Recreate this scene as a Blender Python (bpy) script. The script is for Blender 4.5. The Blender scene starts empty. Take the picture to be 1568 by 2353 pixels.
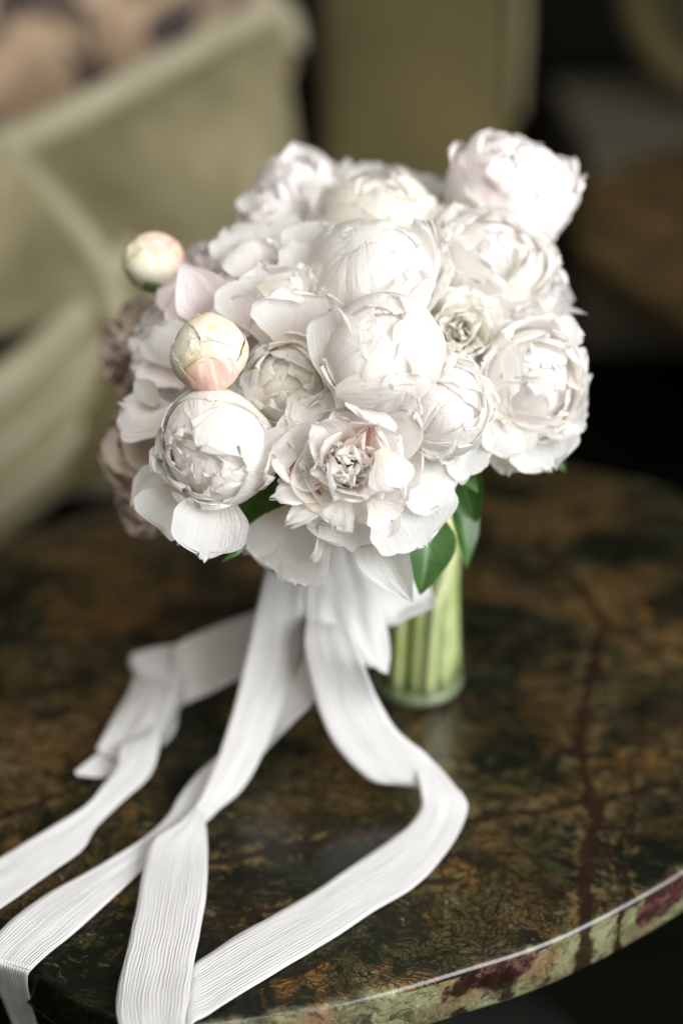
import bpy, math, random
import numpy as np
from mathutils import Vector, Matrix

D = bpy.data
scene = bpy.context.scene
COL = scene.collection
rad = math.radians

# ------------------------------------------------------------------ camera, world, lights
PITCH = rad(30.0)
CAMH = 0.583                      # camera height above the table top (table top is z = 0)
FLOOR_Z = -0.46
cam_d = D.cameras.new('camera'); cam = D.objects.new('camera', cam_d); COL.objects.link(cam)
cam.location = (0, 0, CAMH); cam.rotation_euler = (rad(90) - PITCH, 0, 0)
cam_d.lens = 50; cam_d.sensor_width = 36; cam_d.sensor_fit = 'AUTO'
cam_d.clip_start = 0.01; cam_d.clip_end = 60
cam_d.dof.use_dof = True; cam_d.dof.focus_distance = 0.745; cam_d.dof.aperture_fstop = 1.65
scene.camera = cam

w = D.worlds.new('World'); scene.world = w; w.use_nodes = True
bg = w.node_tree.nodes['Background']; bg.inputs[0].default_value = (1.0, 0.83, 0.64, 1); bg.inputs[1].default_value = 0.055

def area(name, loc, target, sx, sy, power, col):
    l = D.lights.new(name, 'AREA'); l.shape = 'RECTANGLE'; l.size = sx; l.size_y = sy
    l.energy = power; l.color = col
    o = D.objects.new(name, l); COL.objects.link(o); o.location = loc
    o.rotation_euler = (Vector(target) - Vector(loc)).to_track_quat('-Z', 'Y').to_euler()
    return o
area('window_light', (1.40, -0.25, 1.08), (0.0, 0.78, 0.2), 1.7, 1.4, 82, (0.97, 0.985, 1.0))
area('window_light_high', (-0.1, 0.1, 2.0), (0, 0.8, 0.1), 1.0, 0.8, 10, (0.93, 0.97, 1.0))
area('room_window_light', (-0.5, -0.3, 1.9), (-0.8, 2.0, 0.0), 1.2, 0.9, 19, (1.0, 0.96, 0.86))

vs = scene.view_settings
vs.view_transform = 'Standard'; vs.look = 'None'; vs.exposure = 0.0; vs.gamma = 1.0
scene.cycles.use_denoising = True
scene.cycles.max_bounces = 16; scene.cycles.diffuse_bounces = 10; scene.cycles.transparent_max_bounces = 24
scene.cycles.sample_clamp_indirect = 6

# ------------------------------------------------------------------ helpers
FPX = 50 / 36 * 2352.0
R_ = Vector((1, 0, 0)); F_ = Vector((0, math.cos(PITCH), -math.sin(PITCH))); U_ = Vector((0, math.sin(PITCH), math.cos(PITCH)))
CAM = Vector((0, 0, CAMH))
def ray(x, y): return F_ + R_ * ((x - 784) / FPX) + U_ * (-(y - 1176) / FPX)
def at(x, y, d): return CAM + ray(x, y) * d                    # point at axial distance d
def onz(x, y, h):                                              # point at height h above the table
    r = ray(x, y); return CAM + r * ((CAMH - h) / (-r.z))
def cdir(v): return (R_ * v[0] + U_ * v[1] - F_ * v[2]).normalized()   # right, up, towards the viewer

def mesh_np(name, V, Fc, mat, parent=None, smooth=True, uv=None, loc=None):
    me = D.meshes.new(name)
    me.from_pydata(V.tolist() if hasattr(V, 'tolist') else V, [], Fc.tolist() if hasattr(Fc, 'tolist') else Fc)
    if smooth: me.polygons.foreach_set('use_smooth', [True] * len(me.polygons))
    if uv is not None:
        l = me.uv_layers.new(name='UVMap')
        idx = np.zeros(len(me.loops), dtype=np.int32); me.loops.foreach_get('vertex_index', idx)
        l.data.foreach_set('uv', np.asarray(uv, dtype=np.float32)[idx].ravel())
    if isinstance(mat, (list, tuple)):
        for m in mat: me.materials.append(m)
    else: me.materials.append(mat)
    o = D.objects.new(name, me); COL.objects.link(o)
    if parent is not None:
        o.parent = parent; o.matrix_parent_inverse = Matrix.Translation(parent.location).inverted()
    return o

def thing(name, label, cat, loc, group=None):
    o = D.objects.new(name, None); COL.objects.link(o); o.location = loc
    o.empty_display_size = 0.01
    o['label'] = label; o['category'] = cat
    if group: o['group'] = group
    return o
def tag(o, label, cat, group=None):
    o['label'] = label; o['category'] = cat
    if group: o['group'] = group
    return o

def grid_faces(nu, nv):                                        # nu x nv vertices, index = j*nu+i
    i, j = np.meshgrid(np.arange(nu - 1), np.arange(nv - 1)); a = (j * nu + i).ravel()
    return np.stack([a, a + 1, a + 1 + nu, a + nu], 1)

def vspan(n): t = np.linspace(0, 1, n); return 1 - (1 - t) ** 1.45

def wob(rs, u, v, fu, fv, n=4):
    s = np.zeros_like(u)
    for k in range(n):
        a, b, c, d = rs.uniform(.5, 1.6, 2).tolist() + rs.uniform(0, 6.28, 2).tolist()
        s += np.sin(u * fu * a + c + 1.3 * np.sin(v * fv * b + d)) * np.cos(v * fv * b * .7 + c * 2) / (1 + .45 * k)
        fu *= 1.55; fv *= 1.35
    return s / 1.8

def prof(v, kind):
    if kind == 'leaf':
        return np.clip(np.sin(np.pi * np.clip(v, 0, 1) ** .8), 0, 1) ** .85 * (1 - .25 * v) + .01
    if kind == 'point':
        return (.3 + .7 * np.clip(v / .45, 0, 1) ** .7) * np.clip(1 - np.clip((v - .35) / .65, 0, 1) ** 1.7, 0.02, 1)
    if kind == 'strap':
        return (.6 + .4 * v) * np.sqrt(np.clip(1 - np.clip((v - .8) / .2, 0, 1) ** 2 * .9, 0, 1))
    if kind == 'cup':
        s = np.clip(v / .65, 0, 1); s = s * s * (3 - 2 * s)
        return (.30 + .70 * s) * np.sqrt(np.clip(1 - np.clip((v - .74) / .26, 0, 1) ** 2.4 * .985, 0, 1))
    s = np.clip(v / .6, 0, 1); s = s * s * (3 - 2 * s)
    return (.30 + .70 * s) * np.sqrt(np.clip(1 - np.clip((v - .62) / .38, 0, 1) ** 2.6 * .955, 0, 1))

def tube(name, pts, r0, r1, mat, parent=None, ns=8, caps=True):
    pts = [Vector(p) for p in pts]; V = []; Fc = []; n = len(pts)
    ref = Vector((0.31, 0.2, 0.93))
    for i, p in enumerate(pts):
        t = (pts[min(i + 1, n - 1)] - pts[max(i - 1, 0)]).normalized()
        if abs(t.dot(ref)) > .95: ref = Vector((1, 0, 0))
        a = t.cross(ref).normalized(); b = t.cross(a)
        r = r0 + (r1 - r0) * i / (n - 1)
        for k in range(ns):
            an = 2 * math.pi * k / ns
            V.append(tuple(p + a * (r * math.cos(an)) + b * (r * math.sin(an))))
    for i in range(n - 1):
        for k in range(ns):
            k2 = (k + 1) % ns; Fc.append((i * ns + k, i * ns + k2, (i + 1) * ns + k2, (i + 1) * ns + k))
    if caps: Fc.append(tuple(range(ns))[::-1]); Fc.append(tuple((n - 1) * ns + k for k in range(ns)))
    return mesh_np(name, V, Fc, mat, parent)

def catmull(P, m):                                             # P: n x k array
    P = np.asarray(P, float); P = np.vstack([2 * P[0] - P[1], P, 2 * P[-1] - P[-2]]); out = []
    for i in range(1, len(P) - 2):
        for t in np.arange(m) / m:
            out.append(.5 * (2 * P[i] + (P[i + 1] - P[i - 1]) * t + (2 * P[i - 1] - 5 * P[i] + 4 * P[i + 1] - P[i + 2]) * t ** 2 + (3 * P[i] - P[i - 1] - 3 * P[i + 1] + P[i + 2]) * t ** 3))
    out.append(P[-2]); return np.array(out)

# ------------------------------------------------------------------ materials
class NT:
    def __init__(s, name):
        s.m = D.materials.new(name); s.m.use_nodes = True; s.t = s.m.node_tree; s.t.nodes.clear()
        s.out = s.t.nodes.new('ShaderNodeOutputMaterial')
    def n(s, typ, ins=None, **kw):
        nd = s.t.nodes.new('ShaderNode' + typ)
        for k, v in kw.items(): setattr(nd, k, v)
        for k, v in (ins or {}).items():
            if isinstance(v, bpy.types.NodeSocket): s.t.links.new(v, nd.inputs[k])
            else: nd.inputs[k].default_value = v
        return nd
    def math(s, op, a, b=0.0, c=0.0, clamp=False): return s.n('Math', {0: a, 1: b, 2: c}, operation=op, use_clamp=clamp).outputs[0]
    def vmath(s, op, a, b=(0, 0, 0)):
        nd = s.n('VectorMath', {0: a, 1: b}, operation=op); return nd.outputs['Value'] if op in ('LENGTH', 'DOT_PRODUCT', 'DISTANCE') else nd.outputs[0]
    def mix(s, f, a, b, bt='MIX'):
        nd = s.n('Mix', data_type='RGBA', blend_type=bt)
        for k, v in ((0, f), (6, a), (7, b)):
            if isinstance(v, bpy.types.NodeSocket): s.t.links.new(v, nd.inputs[k])
            else: nd.inputs[k].default_value = v if k == 0 else tuple(v) + ((1,) if len(v) == 3 else ())
        return nd.outputs[2]
    def ramp(s, f, lo, hi): return s.n('MapRange', {0: f, 1: lo, 2: hi, 3: 0.0, 4: 1.0}, interpolation_type='SMOOTHSTEP').outputs[0]
    def noise(s, vec, sc, det=3, rough=.5, dist=0.0): return s.n('TexNoise', {'Vector': vec, 'Scale': sc, 'Detail': det, 'Roughness': rough, 'Distortion': dist}).outputs[0]
    def map(s, vec, sc=(1, 1, 1), rot=(0, 0, 0), loc=(0, 0, 0)): return s.n('Mapping', {'Vector': vec, 'Scale': sc, 'Rotation': rot, 'Location': loc}).outputs[0]
    def end(s, sh): s.t.links.new(sh, s.out.inputs[0]); return s.m

def petal_mat(name, tip, base, blush=(0.75, .42, .40), blush_amt=.0, trans=.60, v0=.12, v1=.55, bump=.5, speck=0.0):
    t = NT(name); uv = t.n('TexCoord').outputs['UV']; ob = t.n('TexCoord').outputs['Object']
    sep = t.n('SeparateXYZ', {0: uv}); v = sep.outputs[1]
    nz = t.noise(t.map(uv, (9, 1.3, 1)), 4, 4, .6, .4)
    low = t.noise(ob, 45, 2)
    vv = t.math('ADD', v, t.math('MULTIPLY', t.math('SUBTRACT', low, .5), .5))
    c = t.mix(t.ramp(vv, v0, v1), base, tip)
    c = t.mix(t.math('MULTIPLY', t.ramp(t.noise(ob, 28, 2), .52, .75), blush_amt), c, blush)
    c = t.mix(t.math('MULTIPLY', t.ramp(nz, .35, .75), .10), c, tuple(x * .9 for x in tip))
    if speck:
        sp = t.math('MULTIPLY', t.ramp(t.noise(t.map(ob, (1, 1, .45)), 75, 2, .5, 1.0), .685, .72), speck)
        c = t.mix(sp, c, (.55, .03, .10))
    vn = t.math('ADD', t.noise(t.map(uv, (30, 1.6, 1)), 1, 2, .5, .3), t.math('MULTIPLY', t.noise(t.map(uv, (7, 3.0, 1), (0, 0, 0), (3, 1, 0)), 1, 3, .6, .8), 1.6))
    h = t.math('ADD', t.math('MULTIPLY', vn, .7), t.math('MULTIPLY', t.noise(ob, 140, 3, .6), .55))
    b = t.n('Bump', {'Strength': bump, 'Distance': .0018, 'Height': h}).outputs[0]
    p = t.n('BsdfPrincipled', {'Base Color': c, 'Roughness': .62, 'Specular IOR Level': .15, 'Normal': b}).outputs[0]
    tr = t.n('BsdfTranslucent', {'Color': t.mix(.35, c, (1, .93, .86)), 'Normal': b}).outputs[0]
    return t.end(t.n('MixShader', {0: trans, 1: p, 2: tr}).outputs[0])

M = {}
M['white'] = petal_mat('petal_white', (.93, .925, .91), (.92, .85, .765), blush_amt=.06, speck=0)  # creamy base also carries the warm glow seen in crevices between petals
M['speck'] = petal_mat('petal_white_flecked', (.93, .92, .905), (.90, .86, .74), blush_amt=.10, speck=.85)
M['pure'] = petal_mat('petal_plain_white', (.93, .925, .91), (.92, .87, .82))  # base warmed in colour for the glow deep between petals
M['cream'] = petal_mat('petal_cream', (.92, .905, .86), (.87, .82, .64), v1=.75)
M['blush'] = petal_mat('petal_blush', (.91, .875, .865), (.85, .73, .67), (.70, .42, .42), .25, trans=.28)
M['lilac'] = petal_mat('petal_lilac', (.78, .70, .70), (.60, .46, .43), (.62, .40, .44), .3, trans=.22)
M['tan'] = petal_mat('petal_shaded_tan', (.70, .585, .50), (.54, .40, .30), (.54, .36, .30), .3, trans=.2)  # cream-blush petals with the far left shade mixed into their colour
M['rim'] = petal_mat('petal_heart', (.92, .89, .84), (.84, .62, .46), (.80, .52, .42), .30, v1=.8, speck=.6, trans=.72, bump=.15)

def bud_mat(c0, r0, pk, nm):
    t = NT(nm); tc = t.n('TexCoord'); ob = tc.outputs['Object']; uv = tc.outputs['UV']
    v = t.n('SeparateXYZ', {0: uv}).outputs[1]
    n1 = t.noise(ob, 40, 3, .6); n2 = t.noise(t.map(uv, (8, 1.2, 1)), 5, 4, .6)
    c = t.mix(t.ramp(n1, .42, .66), (.84, .80, .68), (.74, .70, .46))
    for (px_, py_, amt) in pk:
        ctr = c0 + (R_ * px_ + U_ * py_ - F_ * .55) * r0
        dd = t.math('DIVIDE', t.vmath('DISTANCE', ob, tuple(ctr)), r0)
        dd = t.math('ADD', dd, t.math('MULTIPLY', t.math('SUBTRACT', t.noise(ob, 60, 5, .6), .5), .9))
        c = t.mix(t.math('MULTIPLY', t.ramp(dd, 1.05, .5), t.math('MULTIPLY', t.ramp(t.noise(t.map(uv, (14, 1.5, 1)), 1, 3, .6), .2, .6), amt)), c, (.75, .37, .32))
    c = t.mix(t.math('MULTIPLY', t.ramp(t.noise(ob, 70, 4, .7), .52, .68), .6), c, (.52, .42, .20))
    c = t.mix(t.math('MULTIPLY', t.ramp(n2, .4, .7), .25), c, (.60, .50, .34))
    b = t.n('Bump', {'Strength': .4, 'Distance': .0006, 'Height': n2}).outputs[0]
    return t.end(t.n('BsdfPrincipled', {'Base Color': c, 'Roughness': .65, 'Specular IOR Level': .2, 'Normal': b}).outputs[0])

def green_mat(name, c1, c2, trans=.15, rough=.4, vein=True):
    t = NT(name); tc = t.n('TexCoord'); uv = tc.outputs['UV']; ob = tc.outputs['Object']
    s = t.n('SeparateXYZ', {0: uv}); u = s.outputs[0]; v = s.outputs[1]
    c = t.mix(t.ramp(t.noise(ob, 60, 3), .35, .7), c1, c2)
    if vein:
        au = t.math('ABSOLUTE', t.math('SUBTRACT', u, .5))
        lat = t.math('ABSOLUTE', t.math('SINE', t.math('MULTIPLY', t.math('SUBTRACT', t.math('MULTIPLY', v, 1.0), t.math('MULTIPLY', au, .8)), 22)))
        ve = t.math('MAXIMUM', t.ramp(au, .03, .008), t.math('MULTIPLY', t.ramp(lat, .12, .02), .5))
        c = t.mix(t.math('MULTIPLY', ve, .6), c, tuple(min(1, x * 2.2 + .03) for x in c2))
    b = t.n('Bump', {'Strength': .3, 'Distance': .0008, 'Height': t.noise(ob, 220, 3)}).outputs[0]
    p = t.n('BsdfPrincipled', {'Base Color': c, 'Roughness': rough, 'Normal': b}).outputs[0]
    tr = t.n('BsdfTranslucent', {'Color': t.mix(.5, c, (.35, .6, .1))}).outputs[0]
    return t.end(t.n('MixShader', {0: trans, 1: p, 2: tr}).outputs[0])
M['leaf'] = green_mat('leaf_green', (.025, .075, .010), (.042, .12, .018))
M['sepal'] = green_mat('sepal_green', (.16, .22, .06), (.28, .30, .10), vein=False)
M['stem'] = green_mat('stem_green', (.60, .66, .30), (.76, .78, .46), trans=0, vein=False, rough=.35)

def silk_mat():
    t = NT('silk_ribbon'); tc = t.n('TexCoord'); uv = tc.outputs['UV']; ob = tc.outputs['Object']
    d = t.noise(t.map(uv, (2, 14, 1)), 1, 2)
    uvd = t.vmath('ADD', uv, t.n('CombineXYZ', {0: t.math('MULTIPLY', t.math('SUBTRACT', d, .5), .10)}).outputs[0])
    n1 = t.noise(t.map(uvd, (12, 3.5, 1)), 1, 3, .6, .0)
    us = t.n('SeparateXYZ', {0: uvd}).outputs[0]
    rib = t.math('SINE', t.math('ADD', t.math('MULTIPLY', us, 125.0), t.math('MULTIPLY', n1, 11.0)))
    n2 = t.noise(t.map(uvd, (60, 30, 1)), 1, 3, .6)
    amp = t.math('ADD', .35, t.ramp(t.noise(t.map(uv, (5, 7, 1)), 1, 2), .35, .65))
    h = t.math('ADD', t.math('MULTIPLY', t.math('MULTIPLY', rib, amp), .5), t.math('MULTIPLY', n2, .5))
    c = t.mix(t.ramp(t.math('ADD', rib, n2), -.6, .9), (.60, .585, .575), (.70, .69, .68))  # grooves coloured darker to stand in for shadow between the ribs
    b = t.n('Bump', {'Strength': .55, 'Distance': .0006, 'Height': h}).outputs[0]
    p = t.n('BsdfPrincipled', {'Base Color': c, 'Roughness': .5, 'Specular IOR Level': .35, 'Sheen Weight': .15, 'Normal': b}).outputs[0]
    tr = t.n('BsdfTranslucent', {'Color': (.85, .82, .77, 1), 'Normal': b}).outputs[0]
    return t.end(t.n('MixShader', {0: .2, 1: p, 2: tr}).outputs[0])
M['silk'] = silk_mat()

def velvet_mat(name, c1, c2, sc=3.0):
    t = NT(name); ob = t.n('TexCoord').outputs['Object']
    n = t.noise(t.map(ob, (1, 1, .6), (.3, .2, .5)), sc, 3, .5, .4)
    c = t.mix(t.ramp(n, .3, .72), c1, c2)
    b = t.n('Bump', {'Strength': .3, 'Distance': .002, 'Height': t.noise(ob, 120, 2)}).outputs[0]
    return t.end(t.n('BsdfPrincipled', {'Base Color': c, 'Roughness': .85, 'Sheen Weight': .5, 'Sheen Roughness': .4, 'Sheen Tint': (.9, .85, .6, 1), 'Normal': b}).outputs[0])
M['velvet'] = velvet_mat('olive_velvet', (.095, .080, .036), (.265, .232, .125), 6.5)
M['velvet_shaded'] = velvet_mat('shaded_olive_velvet', (.050, .039, .009), (.088, .068, .018), 5)  # olive velvet with the shade on the background seating put into its colour
M['piping'] = velvet_mat('pale_olive_piping', (.28, .26, .165), (.36, .335, .225), 8)

def plain(name, c1, c2, rough=.7, sc=8, spec=.25):
    t = NT(name); ob = t.n('TexCoord').outputs['Object']
    c = t.mix(t.ramp(t.noise(ob, sc, 4, .6), .3, .7), c1, c2)
    b = t.n('Bump', {'Strength': .2, 'Distance': .002, 'Height': t.noise(ob, sc * 12, 3)}).outputs[0]
    return t.end(t.n('BsdfPrincipled', {'Base Color': c, 'Roughness': rough, 'Normal': b, 'Specular IOR Level': spec}).outputs[0])
M['floor'] = plain('dark_floor', (.0025, .0025, .002), (.005, .0045, .003), .9, 5, .03)
M['wall'] = plain('dark_wall', (.010, .010, .008), (.016, .015, .011), .9, 3, .03)
M['stone'] = plain('grey_stone', (.10, .088, .058), (.14, .128, .09), .8, 6)
M['iron'] = plain('dark_iron', (.010, .010, .009), (.02, .018, .015), .5, 30)
M['basket'] = plain('dark_wood', (.03, .02, .01), (.06, .04, .02), .6, 12)

def pillow_mat():
    t = NT('brocade_fabric'); ob = t.n('TexCoord').outputs['Object']
    n = t.noise(ob, 9, 3, .55, .8); n2 = t.noise(t.map(ob, (1, 1, 1), (0, 0, 0), (3, 1, 2)), 8, 4, .6, .8)
    c = t.mix(t.ramp(n, .42, .58), (.30, .205, .125), (.46, .33, .215))
    c = t.mix(t.ramp(n2, .51, .57), c, (.05, .032, .028))
    c = t.mix(t.ramp(n2, .38, .30), c, (.45, .27, .23))
    return t.end(t.n('BsdfPrincipled', {'Base Color': c, 'Roughness': .8, 'Sheen Weight': .2}).outputs[0])
M['brocade'] = pillow_mat()

def thin_fresnel(t, f0):
    g = t.n('NewGeometry'); d = t.math('ABSOLUTE', t.vmath('DOT_PRODUCT', g.outputs['Normal'], g.outputs['Incoming']))
    return t.math('ADD', f0, t.math('MULTIPLY', t.math('POWER', t.math('SUBTRACT', 1.0, d), 5.0), .8), clamp=True)
def glass_mat():
    t = NT('clear_glass')
    tr = t.n('BsdfTransparent', {'Color': (.95, .975, .93, 1)}).outputs[0]
    gl = t.n('BsdfGlossy', {'Color': (1, 1, 1, 1), 'Roughness': .04}).outputs[0]
    fr = thin_fresnel(t, .08)
    return t.end(t.n('MixShader', {0: fr, 1: tr, 2: gl}).outputs[0])
M['glass'] = glass_mat()
def base_glass():
    t = NT('stem_glow_glass')
    return t.end(t.n('BsdfPrincipled', {'Base Color': (.80, .90, .62, 1), 'Roughness': .12, 'IOR': 1.45, 'Transmission Weight': .75}).outputs[0])  # green colour stands in for the stems' glow in clear glass
M['glass_base'] = base_glass()
def water_mat():
    t = NT('water')
    tr = t.n('BsdfTransparent', {'Color': (.93, .97, .86, 1)}).outputs[0]
    gl = t.n('BsdfGlossy', {'Roughness': .03}).outputs[0]
    return t.end(t.n('MixShader', {0: thin_fresnel(t, .02), 1: tr, 2: gl}).outputs[0])
M['water'] = water_mat()

# veins seen in the stone, as lines in table coordinates
def P2(x, y): p = onz(x, y, 0); return (p.x, p.y)
VEINS = [
 ([(1385, 1420), (1350, 1580), (1325, 1700), (1345, 1800), (1372, 1880), (1348, 1960), (1342, 2060), (1350, 2140)], .0042),
 ([(1568, 1800), (1380, 1835), (1230, 1862), (1090, 1880), (960, 1900), (700, 1935), (470, 1985), (300, 2010)], .0024),
 ([(1568, 1545), (1400, 1560), (1200, 1595), (1050, 1620), (930, 1640)], .0020),
 ([(430, 2110), (560, 2100), (700, 2075), (880, 2030), (1040, 2020)], .0020),
 ([(1440, 1700), (1455, 1850), (1440, 2000), (1425, 2090)], .0012),
 ([(0, 1880), (120, 1830), (240, 1775)], .0022),
 ([(800, 2352), (900, 2300), (1060, 2240), (1250, 2180), (1350, 2145)], .0016),
 ([(1372, 1880), (1420, 2010), (1450, 2060)], .0012),
 ([(1240, 1250), (1330, 1350), (1385, 1430), (1480, 1480), (1600, 1500)], .004),
]
def marble_mat(name, veins=True):
    t = NT(name); tc = t.n('TexCoord'); ob = tc.outputs['Object']; uv = tc.outputs['UV']
    e = t.n('SeparateXYZ', {0: uv}).outputs[1]                # distance inwards from the rim (m)
    wn = t.n('TexNoise', {'Vector': ob, 'Scale': 9.0, 'Detail': 4.0, 'Roughness': .6})
    warp = t.vmath('SCALE', t.vmath('SUBTRACT', wn.outputs[1], (.5, .5, .5)))
    warp.node.inputs['Scale'].default_value = .09
    pw = t.vmath('ADD', ob, warp)
    st = t.map(pw, (1, 2.3, 1), (0, 0, rad(-38)))
    big = t.noise(t.map(pw, (1, 1, 1), (0, 0, .4), (.7, .2, 0)), 5.5, 4, .6)
    mid = t.noise(st, 26, 5, .65, .6)
    fine = t.noise(st, 110, 4, .7, .5)
    dark = (.0035, .0048, .0028); olive = (.034, .036, .014); brown = (.125, .074, .026); orange = (.23, .115, .028); tan = (.21, .17, .095)
    if not veins: dark = (.07, .048, .022); olive = (.10, .075, .032); brown = (.30, .175, .072)
    yy = t.n('SeparateXYZ', {0: ob}).outputs[1]
    far = t.ramp(t.math('ADD', yy, t.math('MULTIPLY', big, .35)), .58, .98) if veins else 1.0
    c = t.mix(t.ramp(mid, .46, .60), dark, olive)
    bm = t.ramp(t.noise(t.map(pw, (1, 1.4, 1), (0, 0, .5)), 10, 6, .68, .3), .42, .60)
    c = t.mix(t.math('MULTIPLY', t.math('ADD', t.math('MULTIPLY', far, .85) if veins else .95, .08), bm), c, brown)
    c = t.mix(t.math('MULTIPLY', t.ramp(t.noise(t.map(pw, loc=(2, 5, 1)), 11, 6, .7, .3), .55, .65), .65), c, orange)
    fl = t.math('MULTIPLY', t.ramp(fine, .53, .66), t.ramp(t.noise(pw, 16, 3, .6), .42, .60))
    c = t.mix(t.math('MULTIPLY', fl, .75), c, tan)
    wn2 = t.n('TexNoise', {'Vector': ob, 'Scale': 60.0, 'Detail': 3.0})
    w2 = t.vmath('SCALE', t.vmath('SUBTRACT', wn2.outputs[1], (.5, .5, .5))); w2.node.inputs['Scale'].default_value = .026
    for sc, lo, hi, a in ((70, .0, .10, .85), (190, .0, .16, .8), (26, .0, .035, .9)):
        vo = t.n('TexVoronoi', {'Vector': t.vmath('ADD', st, w2), 'Scale': float(sc)}, feature='DISTANCE_TO_EDGE').outputs[0]
        c = t.mix(t.math('MULTIPLY', t.ramp(vo, hi, lo), a), c, (.005, .0055, .003))
    c = t.mix(t.math('MULTIPLY', t.ramp(t.noise(t.map(pw, loc=(4, 1, 2)), 9, 4), .48, .60), .6), c, dark)
    # green, cream and maroon rim, its extra window light painted in as paleness
    rw = t.math('ADD', e, t.math('MULTIPLY', t.math('SUBTRACT', t.noise(ob, 22, 4, .65), .5), .05))
    rc = t.mix(t.ramp(t.noise(ob, 34, 4, .6, .8), .38, .6), (.23, .25, .13), (.15, .135, .075))
    rc = t.mix(t.ramp(t.noise(t.map(ob, loc=(1, 2, 3)), 18, 4, .6), .5, .64), rc, (.25, .155, .085))
    rc = t.mix(t.math('MULTIPLY', t.ramp(t.noise(t.map(pw, (1, 3, 1.5), (0, 0, -.5)), 75, 5, .75, .6), .46, .62), .85), rc, (.04, .038, .02))
    rc = t.mix(t.math('MULTIPLY', t.ramp(t.noise(ob, 240, 3, .7), .56, .7), .5), rc, (.42, .42, .30))
    vo = t.n('TexVoronoi', {'Vector': t.vmath('ADD', ob, w2), 'Scale': 60.0}, feature='DISTANCE_TO_EDGE').outputs[0]
    rc = t.mix(t.math('MULTIPLY', t.ramp(vo, .05, .0), t.math('MULTIPLY', t.ramp(t.noise(ob, 30, 2), .5, .6), .6)), rc, (.07, .035, .02))
    if veins:
        for (x, y, rr, sx) in ((1200, 2265, .024, .55), (1545, 2070, .022, .55)):
            p = onz(x, y, -.010)
            dd = t.vmath('LENGTH', t.vmath('MULTIPLY', t.vmath('SUBTRACT', ob, tuple(p)), (sx, .9, 1)))
            dd = t.math('ADD', dd, t.math('MULTIPLY', t.math('SUBTRACT', t.noise(ob, 70, 4, .65), .5), .022))
            mc = t.mix(t.ramp(t.noise(ob, 150, 4, .7), .45, .62), (.035, .013, .012), (.12, .06, .053))
            rc = t.mix(t.ramp(dd, rr * .75, rr * .62), rc, mc)
    xx = t.n('SeparateXYZ', {0: ob}).outputs[0]
    c = t.mix(t.math('MULTIPLY', t.ramp(rw, .006, -.004), t.ramp(t.math('ADD', xx, t.math('MULTIPLY', t.noise(ob, 20, 3), .08)), -.06, .0)), c, rc) if veins else c
    if veins:
        xy = t.vmath('ADD', t.vmath('MULTIPLY', ob, (1, 1, 0)), t.vmath('MULTIPLY', w2, (.40, .40, 0)))
        tot = None
        for pts, wd in VEINS:
            dmin = None
            q = [P2(*p) for p in pts]
            for (ax, ay), (bx, by) in zip(q[:-1], q[1:]):
                ba = Vector((bx - ax, by - ay, 0)); L2 = ba.length_squared
                pa = t.vmath('SUBTRACT', xy, (ax, ay, 0))
                hh = t.math('MULTIPLY', t.vmath('DOT_PRODUCT', pa, tuple(ba)), 1 / L2, clamp=True)
                sc_ = t.vmath('SCALE', tuple(ba)); t.t.links.new(hh, sc_.node.inputs['Scale'])
                dd = t.vmath('LENGTH', t.vmath('SUBTRACT', pa, sc_))
                dmin = dd if dmin is None else t.math('MINIMUM', dmin, dd)
            wnz = t.math('MULTIPLY', t.math('SUBTRACT', t.noise(ob, 70, 4, .7), .16), wd * 4.2)
            mk = t.ramp(t.math('DIVIDE', dmin, wnz), 1.0, .45)
            halo = t.ramp(t.math('DIVIDE', dmin, wnz), 4.0, .9)
            tot = (mk, halo) if tot is None else (t.math('MAXIMUM', tot[0], mk), t.math('MAXIMUM', tot[1], halo))
        c = t.mix(t.math('MULTIPLY', tot[1], t.math('MULTIPLY', t.ramp(t.noise(ob, 90, 4, .7), .48, .62), .55)), c, (.15, .105, .045))
        c = t.mix(t.math('MULTIPLY', tot[0], .92), c, (.014, .0065, .004))
    rgh = t.math('ADD', .22, t.math('MULTIPLY', t.ramp(t.noise(ob, 7, 3), .4, .7), .12))
    b = t.n('Bump', {'Strength': .06, 'Distance': .001, 'Height': fine}).outputs[0]
    return t.end(t.n('BsdfPrincipled', {'Base Color': c, 'Roughness': rgh, 'Specular IOR Level': .5, 'Normal': b}).outputs[0])
M['marble'] = marble_mat('rainforest_marble', True)
M['marble_far'] = marble_mat('rainforest_marble_brown', False)

# ------------------------------------------------------------------ setting
def sheet(name, x0, x1, y0, y1, z, mat, thick=.05):
    V = [(x0, y0, z), (x1, y0, z), (x1, y1, z), (x0, y1, z), (x0, y0, z - thick), (x1, y0, z - thick), (x1, y1, z - thick), (x0, y1, z - thick)]
    Fc = [(0, 1, 2, 3), (7, 6, 5, 4), (0, 4, 5, 1), (1, 5, 6, 2), (2, 6, 7, 3), (3, 7, 4, 0)]
    o = mesh_np(name, V, Fc, mat, smooth=False); o['kind'] = 'structure'; return o
sheet('floor', -5, 5, -3, 6, FLOOR_Z, M['floor'])
wl = sheet('wall', -5, 5, 4.6, 4.7, 2.5, M['wall'], 2.96); wl['kind'] = 'structure'

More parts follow.
